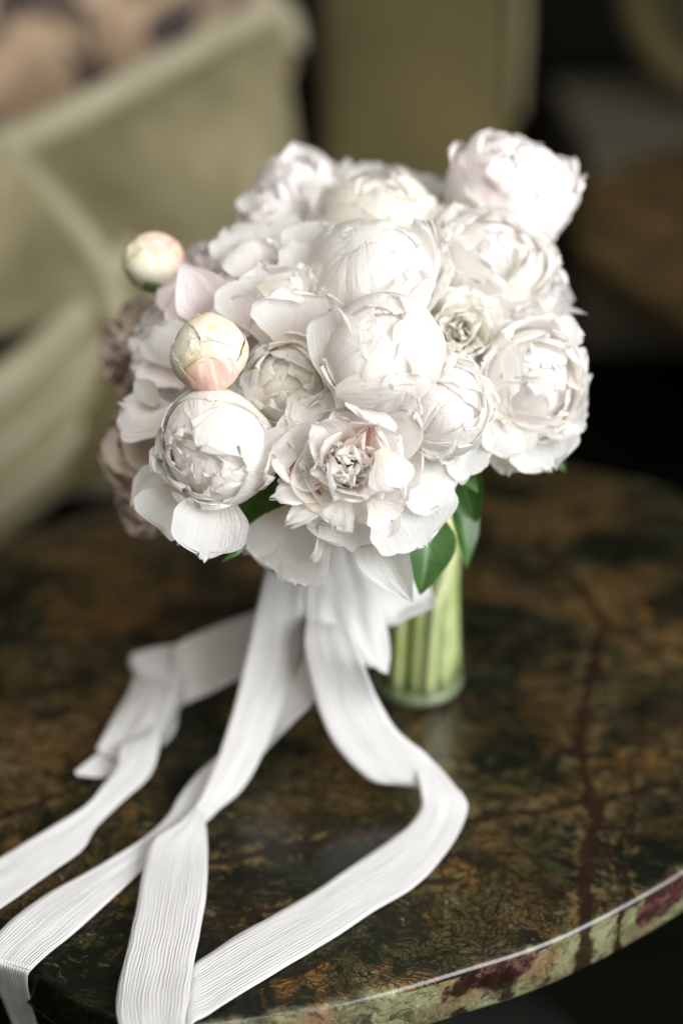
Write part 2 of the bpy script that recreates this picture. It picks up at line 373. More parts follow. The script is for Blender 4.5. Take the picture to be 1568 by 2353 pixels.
def stone_table(outline, thick, label, mat, top_z, group):
    """outline: closed list of (x, y); rounded rim, top at top_z, pedestal below"""
    O = np.array(outline); c = O.mean(0); n = len(O)
    tn = np.roll(O, -1, 0) - np.roll(O, 1, 0); tn /= np.linalg.norm(tn, axis=1)[:, None]
    nr = np.stack([tn[:, 1], -tn[:, 0]], 1)
    if ((O - c) * nr).sum() < 0: nr = -nr
    root = thing('marble_table', label, 'table', (c[0], c[1], FLOOR_Z), group)
    V = []; uv = []; rings = []
    h = thick / 2; rr = .0045
    # rim profile: (inward distance, z)
    profl = [(-0.0 + rr * 1.0 * (1 - math.sin(a)) , -rr * (1 - math.cos(a))) for a in [rad(x) for x in (0, 15, 30, 45, 60, 75, 90)]]
    profl += [(0, -thick + rr)] + [(rr * (1 - math.cos(rad(a))), -thick + rr * (1 - math.sin(rad(a)))) for a in (30, 60, 90)]
    inner = [.06, .045, .03, .02, .015]
    for k, d in enumerate(inner): profl.insert(k, (d, 0))
    profl = [(-1.0 - s_, 0) for s_ in (.08, .25, .5, .75)] + profl
    for (d, z) in profl:
        if d < -.9: ring = c + (O - nr * .06 - c) * (-1.0 - d); d = .2 * (1 - (-1.0 - d)) + .06
        else: ring = O - nr * d
        for i, p in enumerate(ring): V.append((p[0], p[1], top_z + z)); uv.append((i / n, d if z > -rr * .99 else -.02))
    m = len(profl); Fc = []
    for k in range(m - 1):
        for i in range(n):
            j = (i + 1) % n; Fc.append((k * n + i, k * n + j, (k + 1) * n + j, (k + 1) * n + i))
    V.append((c[0], c[1], top_z)); uv.append((0, .5)); ci = len(V) - 1
    for i in range(n): Fc.append((ci, (i + 1) % n, i))
    Fc.append(tuple((m - 1) * n + i for i in range(n)))
    o = mesh_np('tabletop', V, Fc, mat, root, uv=uv)
    # turned pedestal
    pr = [(.20, FLOOR_Z), (.21, FLOOR_Z + .02), (.12, FLOOR_Z + .05), (.06, FLOOR_Z + .12), (.05, FLOOR_Z + .25), (.09, top_z - thick - .03), (.18, top_z - thick - .001)]
    V = []; Fc = []; ns = 24
    for r, z in pr:
        for k in range(ns): V.append((c[0] + r * math.cos(2 * math.pi * k / ns), c[1] + r * math.sin(2 * math.pi * k / ns), z))
    for i in range(len(pr) - 1):
        for k in range(ns): Fc.append((i * ns + k, i * ns + (k + 1) % ns, (i + 1) * ns + (k + 1) % ns, (i + 1) * ns + k))
    mesh_np('pedestal', V, Fc, M['iron'], root)
    return root

px = [(1568, 2006), (1300, 2150), (1050, 2235), (800, 2305), (560, 2350), (400, 2362), (250, 2335), (90, 2238), (-100, 2080), (-330, 1850), (-420, 1600), (-300, 1400), (0, 1250),
      (350, 1130), (700, 1070), (1060, 1052), (1300, 1068), (1450, 1097), (1568, 1135), (1760, 1250), (1870, 1450), (1850, 1680), (1730, 1880)]
pts = np.array([P2(*p) for p in px])
cl = catmull(np.vstack([pts[-2:], pts, pts[:3]]), 8)[16:16 + 8 * len(pts)]
stone_table(cl.tolist(), .036, 'round dark green and brown veined marble table under the bouquet, pale chipped rim in front', M['marble'], 0.0, None)
circ = [(0.82 + .52 * math.cos(a), 1.76 + .50 * math.sin(a)) for a in np.linspace(0, 2 * math.pi, 64, endpoint=False)]
stone_table(circ, .03, 'blurred brown marble table standing behind, right of the bouquet', M['marble_far'], -.02, None)

# grey stone hearth beyond the far table
def block(name, x0, x1, y0, y1, z0, z1, mat, parent=None, bev=.01):
    o = sheet(name, x0, x1, y0, y1, z1, mat, z1 - z0); del o['kind']
    md = o.modifiers.new('bevel', 'BEVEL'); md.width = bev; md.segments = 3
    if parent is not None: o.parent = parent; o.matrix_parent_inverse = Matrix.Translation(parent.location).inverted()
    return o
hb = block('stone_bench', .42, 2.2, 2.38, 2.95, FLOOR_Z, -.10, M['stone'])
tag(hb, 'low grey stone bench in the dark behind the brown table, upper right', 'bench')

# ------------------------------------------------------------------ upholstery (all far out of focus)
def panel(name, pxs, d, thick, mat, parent, tilt=0.0, piping=None, puff=.02):
    """a padded slab: rounded polygon standing at distance d, with its own thickness"""
    P = [at(x, y, (d[i] if isinstance(d, (list, tuple)) else d)) for i, (x, y) in enumerate(pxs)]
    Q = np.array([tuple(p) for p in P]); n0 = len(Q)
    # round the corners
    out = []
    for i in range(n0):
        a, b, c = Q[i - 1], Q[i], Q[(i + 1) % n0]
        for t in np.linspace(0, 1, 6):
            p = b + (a - b) * .16; q = b + (c - b) * .16
            out.append((1 - t) ** 2 * p + 2 * t * (1 - t) * b + t * t * q)
    O = np.array(out); n = len(O); c = O.mean(0)
    nrm = np.zeros(3)
    for i in range(n): nrm += np.cross(O[i] - c, O[(i + 1) % n] - c)
    nrm /= np.linalg.norm(nrm)
    if np.dot(nrm, np.array(tuple(CAM)) - c) < 0: nrm = -nrm
    V = []; Fc = []
    rings = [(0.0, puff), (.5, puff * .95), (.8, puff * .75), (.93, puff * .4), (1.0, -.0), (1.02, -.02), (1.02, -thick + .02), (1.0, -thick), (0, -thick)]
    for s, z in rings:
        for p in O: V.append(tuple(c + (p - c) * s + nrm * z))
    for k in range(len(rings) - 1):
        for i in range(n):
            j = (i + 1) % n; Fc.append((k * n + i, k * n + j, (k + 1) * n + j, (k + 1) * n + i))
    o = mesh_np(name, V, Fc, mat, parent)
    if piping:
        pp = [Vector(c + (p - c) * 1.01 + nrm * .004) for p in O]; pp.append(pp[0]); pp.append(pp[1])
        tube('piping', pp, piping, piping, M['piping'], parent, 8, False)
    return o

ac = thing('armchair', 'olive velvet armchair with pale piping, blurred behind the bouquet on the left', 'armchair', (-.55, 1.7, FLOOR_Z))
panel('arm', [(15, 335), (640, 20), (695, 430), (640, 700), (270, 700), (160, 520)], [1.55, 1.75, 1.72, 1.6, 1.5, 1.5], .10, M['velvet'], ac)
tube('piping', catmull([tuple(at(x, y, d)) for x, y, d in ((-300, 470, 1.46), (-20, 345, 1.53), (120, 285, 1.56), (400, 140, 1.63), (610, 32, 1.715), (655, 40, 1.74), (672, 110, 1.745))], 6).tolist(), .017, .015, M['piping'], ac, 10)
tube('piping', catmull([tuple(at(x, y, d)) for x, y, d in ((10, 345, 1.52), (80, 420, 1.49), (170, 520, 1.46), (240, 620, 1.46), (275, 760, 1.46))], 6).tolist(), .014, .014, M['piping'], ac, 10)
panel('seat_cushion', [(-420, 250), (20, 350), (150, 510), (265, 660), (250, 720), (-420, 860)], [1.45] * 6, .14, M['velvet'], ac)
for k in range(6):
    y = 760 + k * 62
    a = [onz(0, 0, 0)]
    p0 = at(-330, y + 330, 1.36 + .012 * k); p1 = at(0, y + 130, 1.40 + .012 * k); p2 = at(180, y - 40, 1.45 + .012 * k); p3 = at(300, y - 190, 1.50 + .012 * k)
    tube('pleat', catmull([tuple(q) for q in (p0, p1, p2, p3)], 5).tolist(), .024, .013, M['piping'] if k % 2 == 0 else M['velvet'], ac, 10)  # every other fold is paler in colour to look lit
panel('skirt', [(-420, 860), (300, 780), (330, 1050), (200, 1130), (-420, 1180)], [1.50] * 5, .10, M['velvet_shaded'], ac)
tube('leg', [at(215, 1010, 1.5), at(190, 1120, 1.52)], .016, .012, M['stone'], ac)

# chair back behind, its shade put into the darker velvet colour
ac2 = thing('armchair', 'olive upholstered chair behind the top of the bouquet, shade painted into its velvet', 'armchair', (.1, 2.1, FLOOR_Z))
panel('backrest', [(742, -160), (1195, -160), (1185, 250), (1130, 560), (742, 560)], [1.95] * 5, .12, M['velvet_shaded'], ac2)
tube('piping', [at(1195, -160, 1.93), at(1195, 60, 1.93), at(1185, 260, 1.93)], .010, .009, M['velvet'], ac2)
for q in ((740, 700), (1150, 700)):
    tube('leg', [at(q[0], q[1] - 200, 2.02), at(q[0], q[1], 2.02)], .02, .014, M['basket'], ac2)

ac3 = thing('curved_chair', 'olive curved chair frame in the dark top right corner', 'chair', (1.0, 3.0, FLOOR_Z))
tube('frame', catmull([tuple(at(x, y, 2.6)) for x, y in ((1445, -120), (1460, 0), (1500, 100), (1600, 190), (1750, 230))], 6).tolist(), .03, .03, M['velvet_shaded'], ac3)
tube('frame', catmull([tuple(at(x, y, 2.7)) for x, y in ((1530, -100), (1545, -10), (1600, 60), (1720, 110))], 6).tolist(), .02, .02, M['velvet_shaded'], ac3)

# patterned cushion, a puffed square
def cushion():
    c = at(70, -10, 1.80); n = 24; V = []; uv = []
    root = tag(mesh_np('throw_pillow', [tuple(c)] * 3, [(0, 1, 2)], M['brocade']), 'tan brocade throw pillow with dark flecks on the armchair, top left corner', 'pillow')
    ex = cdir((.92, .38, .1)); ey = cdir((-.36, .88, .3)); ez = ex.cross(ey)
    g = np.linspace(-1, 1, n); U, W = np.meshgrid(g, g); U = U.ravel(); W = W.ravel()
    z = .075 * np.clip((1 - U ** 4) * (1 - W ** 4), 0, 1) ** .6
    rs = np.random.RandomState(4); z = z * (1 + .08 * wob(rs, U, W, 5, 5))
    pl = .30 * (1 - .08 * (U * U) * (W * W))
    base = np.array(tuple(c)); ex, ey, ez = map(lambda q: np.array(tuple(q)), (ex, ey, ez))
    A = base + np.outer(U * pl, ex) + np.outer(W * pl * .78, ey)
    V = np.vstack([A + np.outer(z, ez), A - np.outer(z, ez)]); f = grid_faces(n, n)
    me = D.meshes.new('throw_pillow'); me.from_pydata(V.tolist(), [], np.vstack([f, f[:, ::-1] + n * n]).tolist())
    me.polygons.foreach_set('use_smooth', [True] * len(me.polygons)); me.materials.append(M['brocade']); root.data = me
cushion()

# ------------------------------------------------------------------ vase
VB = onz(958, 1572, 0); VX, VY = VB.x, VB.y
VH = .135
vase = thing('glass_vase', 'clear glass tumbler full of green stems holding the bouquet on the marble table', 'vase', (VX, VY, 0))
def lathe(name, pr, mat, parent, ns=48, cx=VX, cy=VY):
    V = []; Fc = []
    for r, z in pr:
        for k in range(ns): V.append((cx + r * math.cos(2 * math.pi * k / ns), cy + r * math.sin(2 * math.pi * k / ns), z))
    for i in range(len(pr) - 1):
        for k in range(ns): Fc.append((i * ns + k, i * ns + (k + 1) % ns, (i + 1) * ns + (k + 1) % ns, (i + 1) * ns + k))
    return mesh_np(name, V, Fc, mat, parent)
lathe('glass_body', [(.0275, .0075), (.0295, .012), (.0300, .03), (.0300, VH - .002), (.0310, VH), (.0318, VH - .001), (.0322, VH - .004), (.0322, .010), (.0300, .0055)], M['glass'], vase)
lathe('glass_foot', [(.0001, .0012), (.024, .0012), (.029, .003), (.0305, .008), (.0285, .0105), (.02, .009), (.0001, .0085)], M['glass_base'], vase)
lathe('water', [(.0001, .078), (.0285, .078), (.0293, .0785)], M['water'], vase)

# ------------------------------------------------------------------ petals
def petal_free(name, parent, B, T, wid, face, bend=0., cup=0., ruf=0., notch=0., mat=None, kind='petal', seed=0, nu=15, nv=17, curl=0., lean=0.):
    rs = np.random.RandomState(seed + 11)
    B = Vector(B); T = Vector(T); d = (T - B); L = d.length; d.normalize()
    N = (face - d * face.dot(d)).normalized(); S = N.cross(d)
    if lean: S, N = (S * math.cos(lean) + N * math.sin(lean)), (N * math.cos(lean) - S * math.sin(lean))
    u, v = np.meshgrid(np.linspace(-1, 1, nu), vspan(nv)); u = u.ravel(); v = v.ravel()
    nt = notch * (.5 + .5 * wob(rs, u, u * 0, 7, 1)) * v ** 3 + .08 * (u * u) * (v ** 3) * (kind == 'petal')
    vv = v * (1 - nt)
    wd = wid / 2 * prof(v, kind)
    x = u * wd * (1 + .10 * ruf * wob(rs, v, u * 0, 8, 1))
    z = bend * L * 4 * vv * (1 - vv) * .5 + cup * wid * (u * u) * prof(v, kind) * .8
    z = z + ruf * L * .09 * wob(rs, u, v, 4.2, 2.2) * (v ** 1.3) * (.3 + .7 * abs(u)) + ruf * L * .022 * wob(rs, u, v, 8, 5) * v ** 2 + L * .006 * wob(rs, u * 5, v, 6, 1.2, 3) * v
    z = z - curl * L * np.clip((v - .6) / .4, 0, 1) ** 2
    yy = vv * L - abs(curl) * L * .35 * np.clip((v - .7) / .3, 0, 1) ** 2
    if kind == 'leaf': z = z + .10 * wid * abs(u) * prof(v, kind)
    B_, d_, S_, N_ = (np.array(tuple(q)) for q in (B, d, S, N))
    V = B_ + np.outer(yy, d_) + np.outer(x, S_) + np.outer(z, N_)
    return mesh_np(name, V, grid_faces(nu, nv), mat, parent, uv=np.stack([u * .5 + .5, v], 1))

def frame(axis, spin=0.):
    a = axis.normalized(); r = Vector((0, 0, 1)) if abs(a.z) < .9 else Vector((1, 0, 0))
    e1 = (r - a * r.dot(a)).normalized(); e2 = a.cross(e1)
    c, s = math.cos(spin), math.sin(spin)
    return np.array([tuple(e1 * c + e2 * s), tuple(e2 * c - e1 * s), tuple(a)])

def vframe(axis):
    """flower frame: x to the right and y upwards as seen from the front"""
    a = axis.normalized(); e1 = (R_ - a * R_.dot(a)).normalized(); e2 = a.cross(e1)
    if e2.dot(U_) < 0: e2 = -e2; 
    return np.array([tuple(e1), tuple(e2), tuple(a)])

def ball(root, C, R, axis, layers, seed, mat, inner=None, nu=15, nv=17, squash=1.0, crump=1.0, lift=.02, bulge=.045, explicit=None, inner_n=2, lump=.055, spiral=.034, loose=0):
    """cupped overlapping petals wrapped round a globe. layers: (count, tip polar angle, radius factor, half width angle, flare)
    explicit: list of (direction deg, tip polar angle, radius factor, half width angle, flare, crumple)"""
    rs = np.random.RandomState(seed); Cn = np.array(tuple(C)); items = []
    if explicit:
        Fm = vframe(axis)
        for (p, tt, rf, wa, fl, cr) in explicit: items.append((rad(p), rad(tt), rf, rad(wa), fl, cr, rf < .88))
    else:
        Fm = frame(axis, rs.uniform(0, 6))
        for li, (n, tt, rf, wa, fl) in enumerate(layers):
            off = rs.uniform(0, 6.28)
            for j in range(n):
                items.append((off + 2 * math.pi * j / n + rs.uniform(-.25, .25), rad(tt + rs.uniform(-8, 8)), rf, rad(wa) * rs.uniform(.9, 1.12), fl * rs.uniform(.5, 1.5), crump, li < inner_n))
    sg_ = rs.choice([-1, 1])
    for q in range(loose):
        items.append((rs.uniform(0, 6.28) if not explicit else rad(200 + 220 * q / max(1, loose) + rs.uniform(-20, 20)), rad(rs.uniform(34, 70)), 1.035 + .008 * q, rad(rs.uniform(20, 32)), rs.uniform(.10, .20), 2.2, False))
    lk = rs.uniform(1.2, 2.6, (4, 3)) * rs.choice([-1, 1], (4, 3)); lp = rs.uniform(0, 6.28, 4)
    for (ph, tip, rf, W, f, cr, inn) in items:
        base = rad(160)
        u, v = np.meshgrid(np.linspace(-1, 1, nu), vspan(nv)); u = u.ravel(); v = v.ravel()
        nt = .085 * cr * (.5 + .5 * wob(rs, u, u * 0, 3.2, 1)) * v ** 4 + .04 * u * u * v ** 3
        th = base + (tip - base) * v * (1 - nt)
        a = u * W * prof(v, 'cup') * (1 + .03 * cr * wob(rs, v, u * 0, 5, 1))
        m = np.stack([np.sin(th) * math.cos(ph), np.sin(th) * math.sin(ph), np.cos(th) * squash], 1)
        nn = np.array([-math.sin(ph), math.cos(ph), 0])
        dirn = m * np.cos(a)[:, None] + nn * np.sin(a)[:, None]
        r = R * rf * (1 + spiral * u * sg_ * v + f * np.clip((v - .72) / .28, 0, 1) ** 2 + lift * (np.abs(u) ** 6) * v
                      + bulge * (1 - u * u) * np.sin(np.pi * np.clip(v, 0, 1) ** 1.6) * rs.uniform(.6, 1.3)
                      + .020 * (.4 + cr) * wob(rs, u, v, 2.4, 2.0) * v + .0060 * cr * wob(rs, u * 3, v, 6, 1.5) * v ** 1.5 + .006 * (.5 + cr) * wob(rs, u * 2, v * 2, 3, 3) * v + .016 * cr * wob(rs, u, v, 5, 3) * v ** 4)
        r = r * (1 + lump * np.sin(dirn @ lk.T + lp).sum(1) / 2)
        V = Cn + (dirn * r[:, None]) @ Fm
        mesh_np('petal', V, grid_faces(nu, nv), inner if (inner is not None and inn) else mat, root, uv=np.stack([u * .5 + .5, v], 1))

def bloom(root, C, R, axis, rings, seed, mat, heart=None, nu=13, nv=14, depth=.45):
    """opened flower. rings: (count, length, width, start angle from axis, inward bend, ruffle)"""
    rs = np.random.RandomState(seed); Fm = frame(axis, rs.uniform(0, 6)); a3 = np.array(tuple(axis.normalized()))
    Cb = np.array(tuple(C)) - a3 * R * depth
    for li, (n, L, W, a0, bd, rf) in enumerate(rings):
        off = rs.uniform(0, 6.28); small = L * R < .0 or W < .25
        accV = []; accF = []; accU = []
        for j in range(n):
            ph = off + 2 * math.pi * j / n + rs.uniform(-.45, .45)
            l = L * R * rs.uniform(.82, 1.14); wd0 = W * R * rs.uniform(.8, 1.2)
            aa = rad(a0 + rs.uniform(-14, 14)); bb = rad(bd + rs.uniform(-30, 30)); cu = rad(rs.uniform(0, 95)); tw = rs.uniform(-.35, .35)
            mu, mv = (nu, nv) if not small else (9, 11)
            u, v = np.meshgrid(np.linspace(-1, 1, mu), vspan(mv)); u = u.ravel(); v = v.ravel()
            s = np.linspace(0, 1, 60); al = aa - bb * s + cu * s ** 5
            cx = np.cumsum(np.sin(al)) / 60 * l + .06 * R; cz = np.cumsum(np.cos(al)) / 60 * l
            nt = .15 * (.5 + .5 * wob(rs, u, u * 0, 5, 1)) * v ** 4 + .08 * u * u * v ** 3
            vv = np.clip(v * (1 - nt), 0, 1)
            X = np.interp(vv, s, cx); Z = np.interp(vv, s, cz); A = np.interp(vv, s, al)
            wd = wd0 * prof(v, 'petal'); ca = rad(rs.uniform(35, 70)); be = u * ca
            lat = wd * np.sin(be) / ca; inn = wd * (1 - np.cos(be)) / ca
            inn = inn + tw * lat * v + rf * R * (.060 * wob(rs, u, v, 2.8, 2.0) * v ** 1.5 + .012 * wob(rs, u, v, 8, 4) * v)
            # normal points towards the axis
            X2 = X - np.cos(A) * inn; Z2 = Z + np.sin(A) * inn
            P = np.stack([X2 * math.cos(ph) - lat * math.sin(ph), X2 * math.sin(ph) + lat * math.cos(ph), Z2], 1)
            V = Cb + (P + rs.uniform(-.11, .11, 3) * R) @ Fm; f = grid_faces(mu, mv); uvv = np.stack([u * .5 + .5, v], 1)
            mt = heart if (heart is not None and li == len(rings) - 1) else mat
            if small and W < .16:
                accF.append(f + sum(len(q) for q in accV)); accV.append(V); accU.append(uvv)
            else: mesh_np('petal', V, f, mt, root, uv=uvv)
        if accV:
            o = mesh_np('petal_tuft', np.vstack(accV), np.vstack(accF), mt, root, uv=np.vstack(accU)); o['kind'] = 'stuff'

def guards(root, C, R, ax, seed, mat, n=7, L=1.22, W=.72, a0=84, bend=34, rf=1.1, depth=.5):
    bloom(root, C, R, ax, [(n, L, W, a0, bend, rf)], seed, mat, None, 15, 15, depth)

BX, BY, BZ = VX - .005, VY - .004, .150                       # where the stems are bound together
stem_i = [0]
def stem(root, C, axis, R, r=.0044):
    k = stem_i[0]; stem_i[0] += 1
    an = k * 2.399963; rr = .0255 * math.sqrt((k % 24 + .5) / 24)
    bot = Vector((VX + rr * math.cos(an), VY + rr * math.sin(an), .0105))
    mid = Vector((BX + rr * 1.04 * math.cos(an + .35), BY + rr * 1.04 * math.sin(an + .35), BZ))
    back = Vector(C) - axis * R * .55
    p = [tuple(bot), tuple(bot.lerp(mid, .45)), tuple(mid), tuple(mid.lerp(back, .5) + Vector((0, 0, .006))), tuple(back)]
    s = tube('stem', catmull(p, 5).tolist(), r, r * .85, M['stem'], root, 8)
    return s

GROUP = 'white peonies in the bouquet'
FL = {}
BALL = [(3, -28, .80, 70, 0), (3, 2, .86, 62, .0), (4, 20, .91, 54, .01), (4, 38, .95, 52, .02), (5, 62, 1.0, 50, .03)]
BALL_OPEN = [(3, -20, .68, 60, 0), (4, 12, .76, 44, .04), (4, 26, .84, 46, .06), (5, 40, .92, 48, .08), (5, 60, 1.0, 50, .10)]
OPEN = [(6, 1.12, .72, 98, 40, .8), (6, 1.12, .66, 78, 48, 1.0), (6, 1.08, .56, 58, 44, 1.2), (6, 1.04, .46, 42, 36, 1.4), (8, .98, .34, 28, 26, 1.5), (10, .95, .22, 18, 18, 1.5), (20, .90, .14, 14, 14, .9)]
FULL = [(6, 1.18, .78, 96, 50, .7), (6, 1.18, .74, 74, 56, .9), (5, 1.16, .68, 56, 56, 1.0), (5, 1.12, .60, 40, 50, 1.2), (5, 1.08, .50, 26, 40, 1.3), (6, 1.04, .38, 14, 26, 1.4)]
DOME = [(3, -25, .66, 60, 0), (3, 8, .74, 44, .10), (4, 22, .82, 44, .13), (4, 38, .89, 48, .15), (5, 56, .95, 50, .15), (6, 78, 1.0, 52, .14), (6, 100, 1.03, 52, .14)]
BALL = [(3, -28, .80, 70, 0), (5, 3, .86, 40, .04), (6, 16, .92, 36, .05), (6, 32, .97, 36, .055), (6, 60, 1.02, 42, .05)]
def flower(key, name, x, y, d, rpx, kind, axis, seed, mat, label, heart=None, cat='flower', hi=False, layers=None, crump=1.0, squash=1.0, explicit=None, lift=.03, bulge=.045, guard=None, spiral=.034, lump=.06, loose=None):
    R = rpx / FPX * d * {'ball': 1.0, 'dome': .93}.get(kind, 1.09); C = at(x, y, d); ax = cdir(axis)
    root = thing(name, label, cat, tuple(C), GROUP if cat == 'flower' else None)
    nu, nv = (19, 21) if hi else (13, 15)
    if kind == 'dome': layers = layers or DOME; crump = 2.3; bulge = .05
    if kind in ('ball', 'dome'): ball(root, C, R, ax, layers or BALL, seed, M[mat], M[heart] if heart else None, nu, nv, squash, crump, lift, bulge, explicit, 2, lump, spiral, {'f1': 3, 'f2': 5, 'f3': 5, 'f4': 7, 'f9': 3, 'f18': 4}.get(key, 0))
    else: bloom(root, C, R, ax, layers or (OPEN if kind == 'open' else FULL), seed, M[mat], M[heart] if heart else None, nu, nv)
    if guard: guards(root, C, R, ax, seed + 50, M[guard[0]], *guard[1:])
    stem(root, C, ax, R)
    FL[key] = (root, C, R, ax); return root

flower('f1', 'peony', 872, 814, .748, 131, 'ball', (.12, .42, .90), 101, 'speck', 'closed round white peony with magenta fleck, nearest the middle front', 'speck', hi=True, bulge=.085, lump=.085, spiral=.018, lift=.045, explicit=[
    (90, -30, .74, 70, 0, .5), (210, -20, .76, 60, 0, .6), (330, -15, .77, 60, 0, .6),
    (20, 6, .83, 26, .06, 1.8), (100, 9, .83, 26, .06, 1.8), (160, 8, .83, 24, .07, 1.8), (255, 4, .85, 28, .04, 1.4), (310, 8, .85, 26, .05, 1.6),
    (75, 16, .90, 46, .02, 1.1), (145, 14, .90, 42, .03, 1.1), (10, 12, .91, 44, .02, 1.1), (215, 9, .92, 40, .02, 1), (285, 8, .92, 40, .02, 1),
    (40, 24, .96, 38, .02, .8), (115, 26, .96, 38, .02, .9), (190, 20, .97, 34, .03, .9), (250, 14, .975, 30, .01, .8), (310, 18, .97, 34, .02, .9),
    (350, 30, 1.0, 38, .01, .7), (225, 30, 1.0, 36, .0, .7), (282, 46, 1.0, 44, .03, .9),
    (190, 66, 1.01, 54, .03, 1), (60, 62, 1.01, 60, 0.02, 1), (255, 60, 1.03, 46, .07, 1.6)], guard=('white', 5, 1.05, .6, 95, 50, .8))
flower('f2', 'peony', 848, 642, .795, 141, 'ball', (-.10, .62, .78), 102, 'white', 'smooth cabbage-like closed peony just above the middle front one', hi=True, bulge=.13, spiral=.006, explicit=[
    (90, -30, .86, 70, 0, .5), (210, -20, .87, 60, 0, .6), (330, -15, .87, 60, 0, .6),
    (120, 8, .90, 34, .03, 1.5), (60, 10, .90, 30, .02, 1.3), (180, 8, .91, 34, .02, 1.3), (270, 6, .91, 40, .01, .8),
    (150, 30, .93, 36, .0, .8), (30, 30, .94, 38, .0, .8), (225, 24, .94, 34, .0, .7), (300, 22, .95, 38, .0, .7),
    (196, 44, .98, 27, .0, .7), (232, 34, .965, 26, .0, .7), (268, 44, .985, 27, .0, .7), (306, 34, .97, 27, .0, .7), (342, 42, .985, 28, .0, .7), (20, 40, .97, 28, .0, .7), (60, 44, .98, 30, 0, .7), (100, 44, .97, 30, 0, .6), (145, 40, .975, 30, 0, .6),
    (225, 104, 1.0, 44, .03, .5), (300, 104, 1.0, 44, .03, .5), (10, 100, 1.0, 44, 0.03, .5), (160, 100, 1.0, 44, 0.03, .5)], guard=('white', 7, 1.16))
flower('f3', 'peony', 878, 525, .85, 132, 'ball', (.0, .75, .66), 103, 'cream', 'soft cream closed peony near the top centre, behind the cabbage-like one', guard=('cream', 8, 1.2))
flower('f4', 'peony', 1165, 445, .865, 138, 'ball', (.25, .75, .60), 104, 'blush', 'pale pink round peony sticking up alone at the top right', layers=BALL + [(3, 55, 1.03, 46, .06)], guard=('blush', 6, 1.08, .7, 100, 60, .6))
flower('f5', 'peony', 1125, 600, .83, 150, 'dome', (.25, .45, .85), 105, 'white', 'large open white peony below the round pink one at the right', guard=('white', 9, 1.35))
flower('f6', 'peony', 1060, 772, .79, 108, 'open', (.10, .10, .99), 106, 'cream', 'creamy-hearted small open peony right of the middle front one', 'cream')
flower('f7', 'peony', 1218, 880, .80, 142, 'dome', (.45, -.05, .88), 107, 'white', 'widest white peony at the far right edge with drooping lower petals', guard=('white', 8, 1.25))
flower('f8', 'peony', 795, 1065, .745, 160, 'open', (.05, .0, 1.0), 108, 'speck', 'ragged open peony with yellow pink heart at the bottom centre', 'rim', hi=True)
flower('f9', 'peony', 502, 1028, .757, 130, 'ball', (-.25, -.05, .96), 109, 'white', 'half open globe peony at the lower left under the front pink bud', hi=True, bulge=.03, explicit=[
    (0, -30, .72, 70, 0, 1), (120, -20, .74, 60, 0, 1), (240, -10, .74, 60, 0, 1.5),
    (200, 4, .80, 24, .10, 2.4), (270, 8, .81, 26, .10, 2.4), (330, 10, .80, 24, .10, 2.4), (240, 12, .85, 26, .08, 2.4), (155, 14, .86, 26, .08, 2.2),
    (178, 22, .90, 28, .05, 2.2), (212, 26, .91, 28, .05, 2.2), (300, 22, .90, 32, .06, 2),
    (120, 10, .93, 40, .02, 1.4), (55, -6, .96, 50, .012, 1.2), (10, 30, .94, 36, .03, 1.4),
    (280, 34, .95, 44, .05, 2), (245, 38, .97, 34, .05, 2.2), (160, 48, .97, 40, .03, 1.5), (195, 54, .98, 38, .04, 1.8),
    (85, 50, .99, 60, 0, .8), (330, 52, .99, 50, .01, .8), (225, 64, 1.0, 46, .02, 1), (280, 60, 1.01, 52, .02, 1), (30, 76, 1, 60, 0, .5), (140, 76, 1, 60, 0, .5)])
flower('f10', 'peony', 660, 885, .775, 108, 'dome', (-.15, .05, .98), 110, 'white', 'ruffled peony squeezed between the front bud and the middle front peony', 'cream', hi=True, guard=('white', 7, 1.35))
flower('f11', 'peony', 610, 660, .81, 125, 'open', (-.35, .55, .75), 111, 'blush', 'loose pale pink peony with upright petals above the front bud')
flower('f12', 'peony', 388, 812, .835, 108, 'open', (-.65, .15, .70), 112, 'blush', 'shaded pinkish peony at the left behind the front bud')
flower('f13', 'peony', 300, 795, .90, 104, 'open', (-.8, .1, .55), 113, 'tan', 'ruffled cream-blush peony at the far left edge, its shade painted in as brown')
flower('f14', 'peony', 336, 1045, .855, 112, 'dome', (-.75, -.15, .62), 114, 'tan', 'smooth petalled peony at the lower left edge, tan from painted-in shade', guard=('tan', 5, 1.2))
flower('f15', 'peony', 690, 430, .90, 92, 'ball', (-.15, .8, .55), 115, 'blush', 'peony with one tall peaked petal at the top left', layers=BALL_OPEN, guard=('blush', 7, 1.3))
flower('f16', 'peony', 630, 490, .88, 80, 'ball', (-.4, .6, .70), 116, 'blush', 'half hidden peony with rolled petals below the peaked one at top left', layers=BALL_OPEN, crump=1.5, guard=('blush', 6, 1.3))
flower('f17', 'peony', 890, 478, .89, 132, 'open', (.05, .85, .5), 117, 'white', 'frilly peony along the top edge behind the soft cream one')
flower('f18', 'peony', 1005, 940, .765, 108, 'ball', (.35, -.05, .94), 118, 'white', 'closed white peony tucked right below the middle front one', hi=True, spiral=.03, layers=[(3, -25, .80, 60, .0), (3, 10, .86, 56, .03), (4, 24, .93, 54, .05), (4, 44, .98, 56, .06), (4, 72, 1.02, 54, .06)], guard=('white', 7, 1.3))
flower('f19', 'peony', 1195, 690, .85, 130, 'dome', (.75, .25, .6), 119, 'white', 'white peony at the right edge with a small curled petal sticking out', guard=('white', 8, 1.35))
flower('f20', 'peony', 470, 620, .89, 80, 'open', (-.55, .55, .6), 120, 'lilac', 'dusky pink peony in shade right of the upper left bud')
flower('f21', 'peony', 330, 1160, .865, 70, 'dome', (-.6, -.5, .62), 121, 'tan', 'small peony with shade painted dull tan, peeking out under the lower left petals')
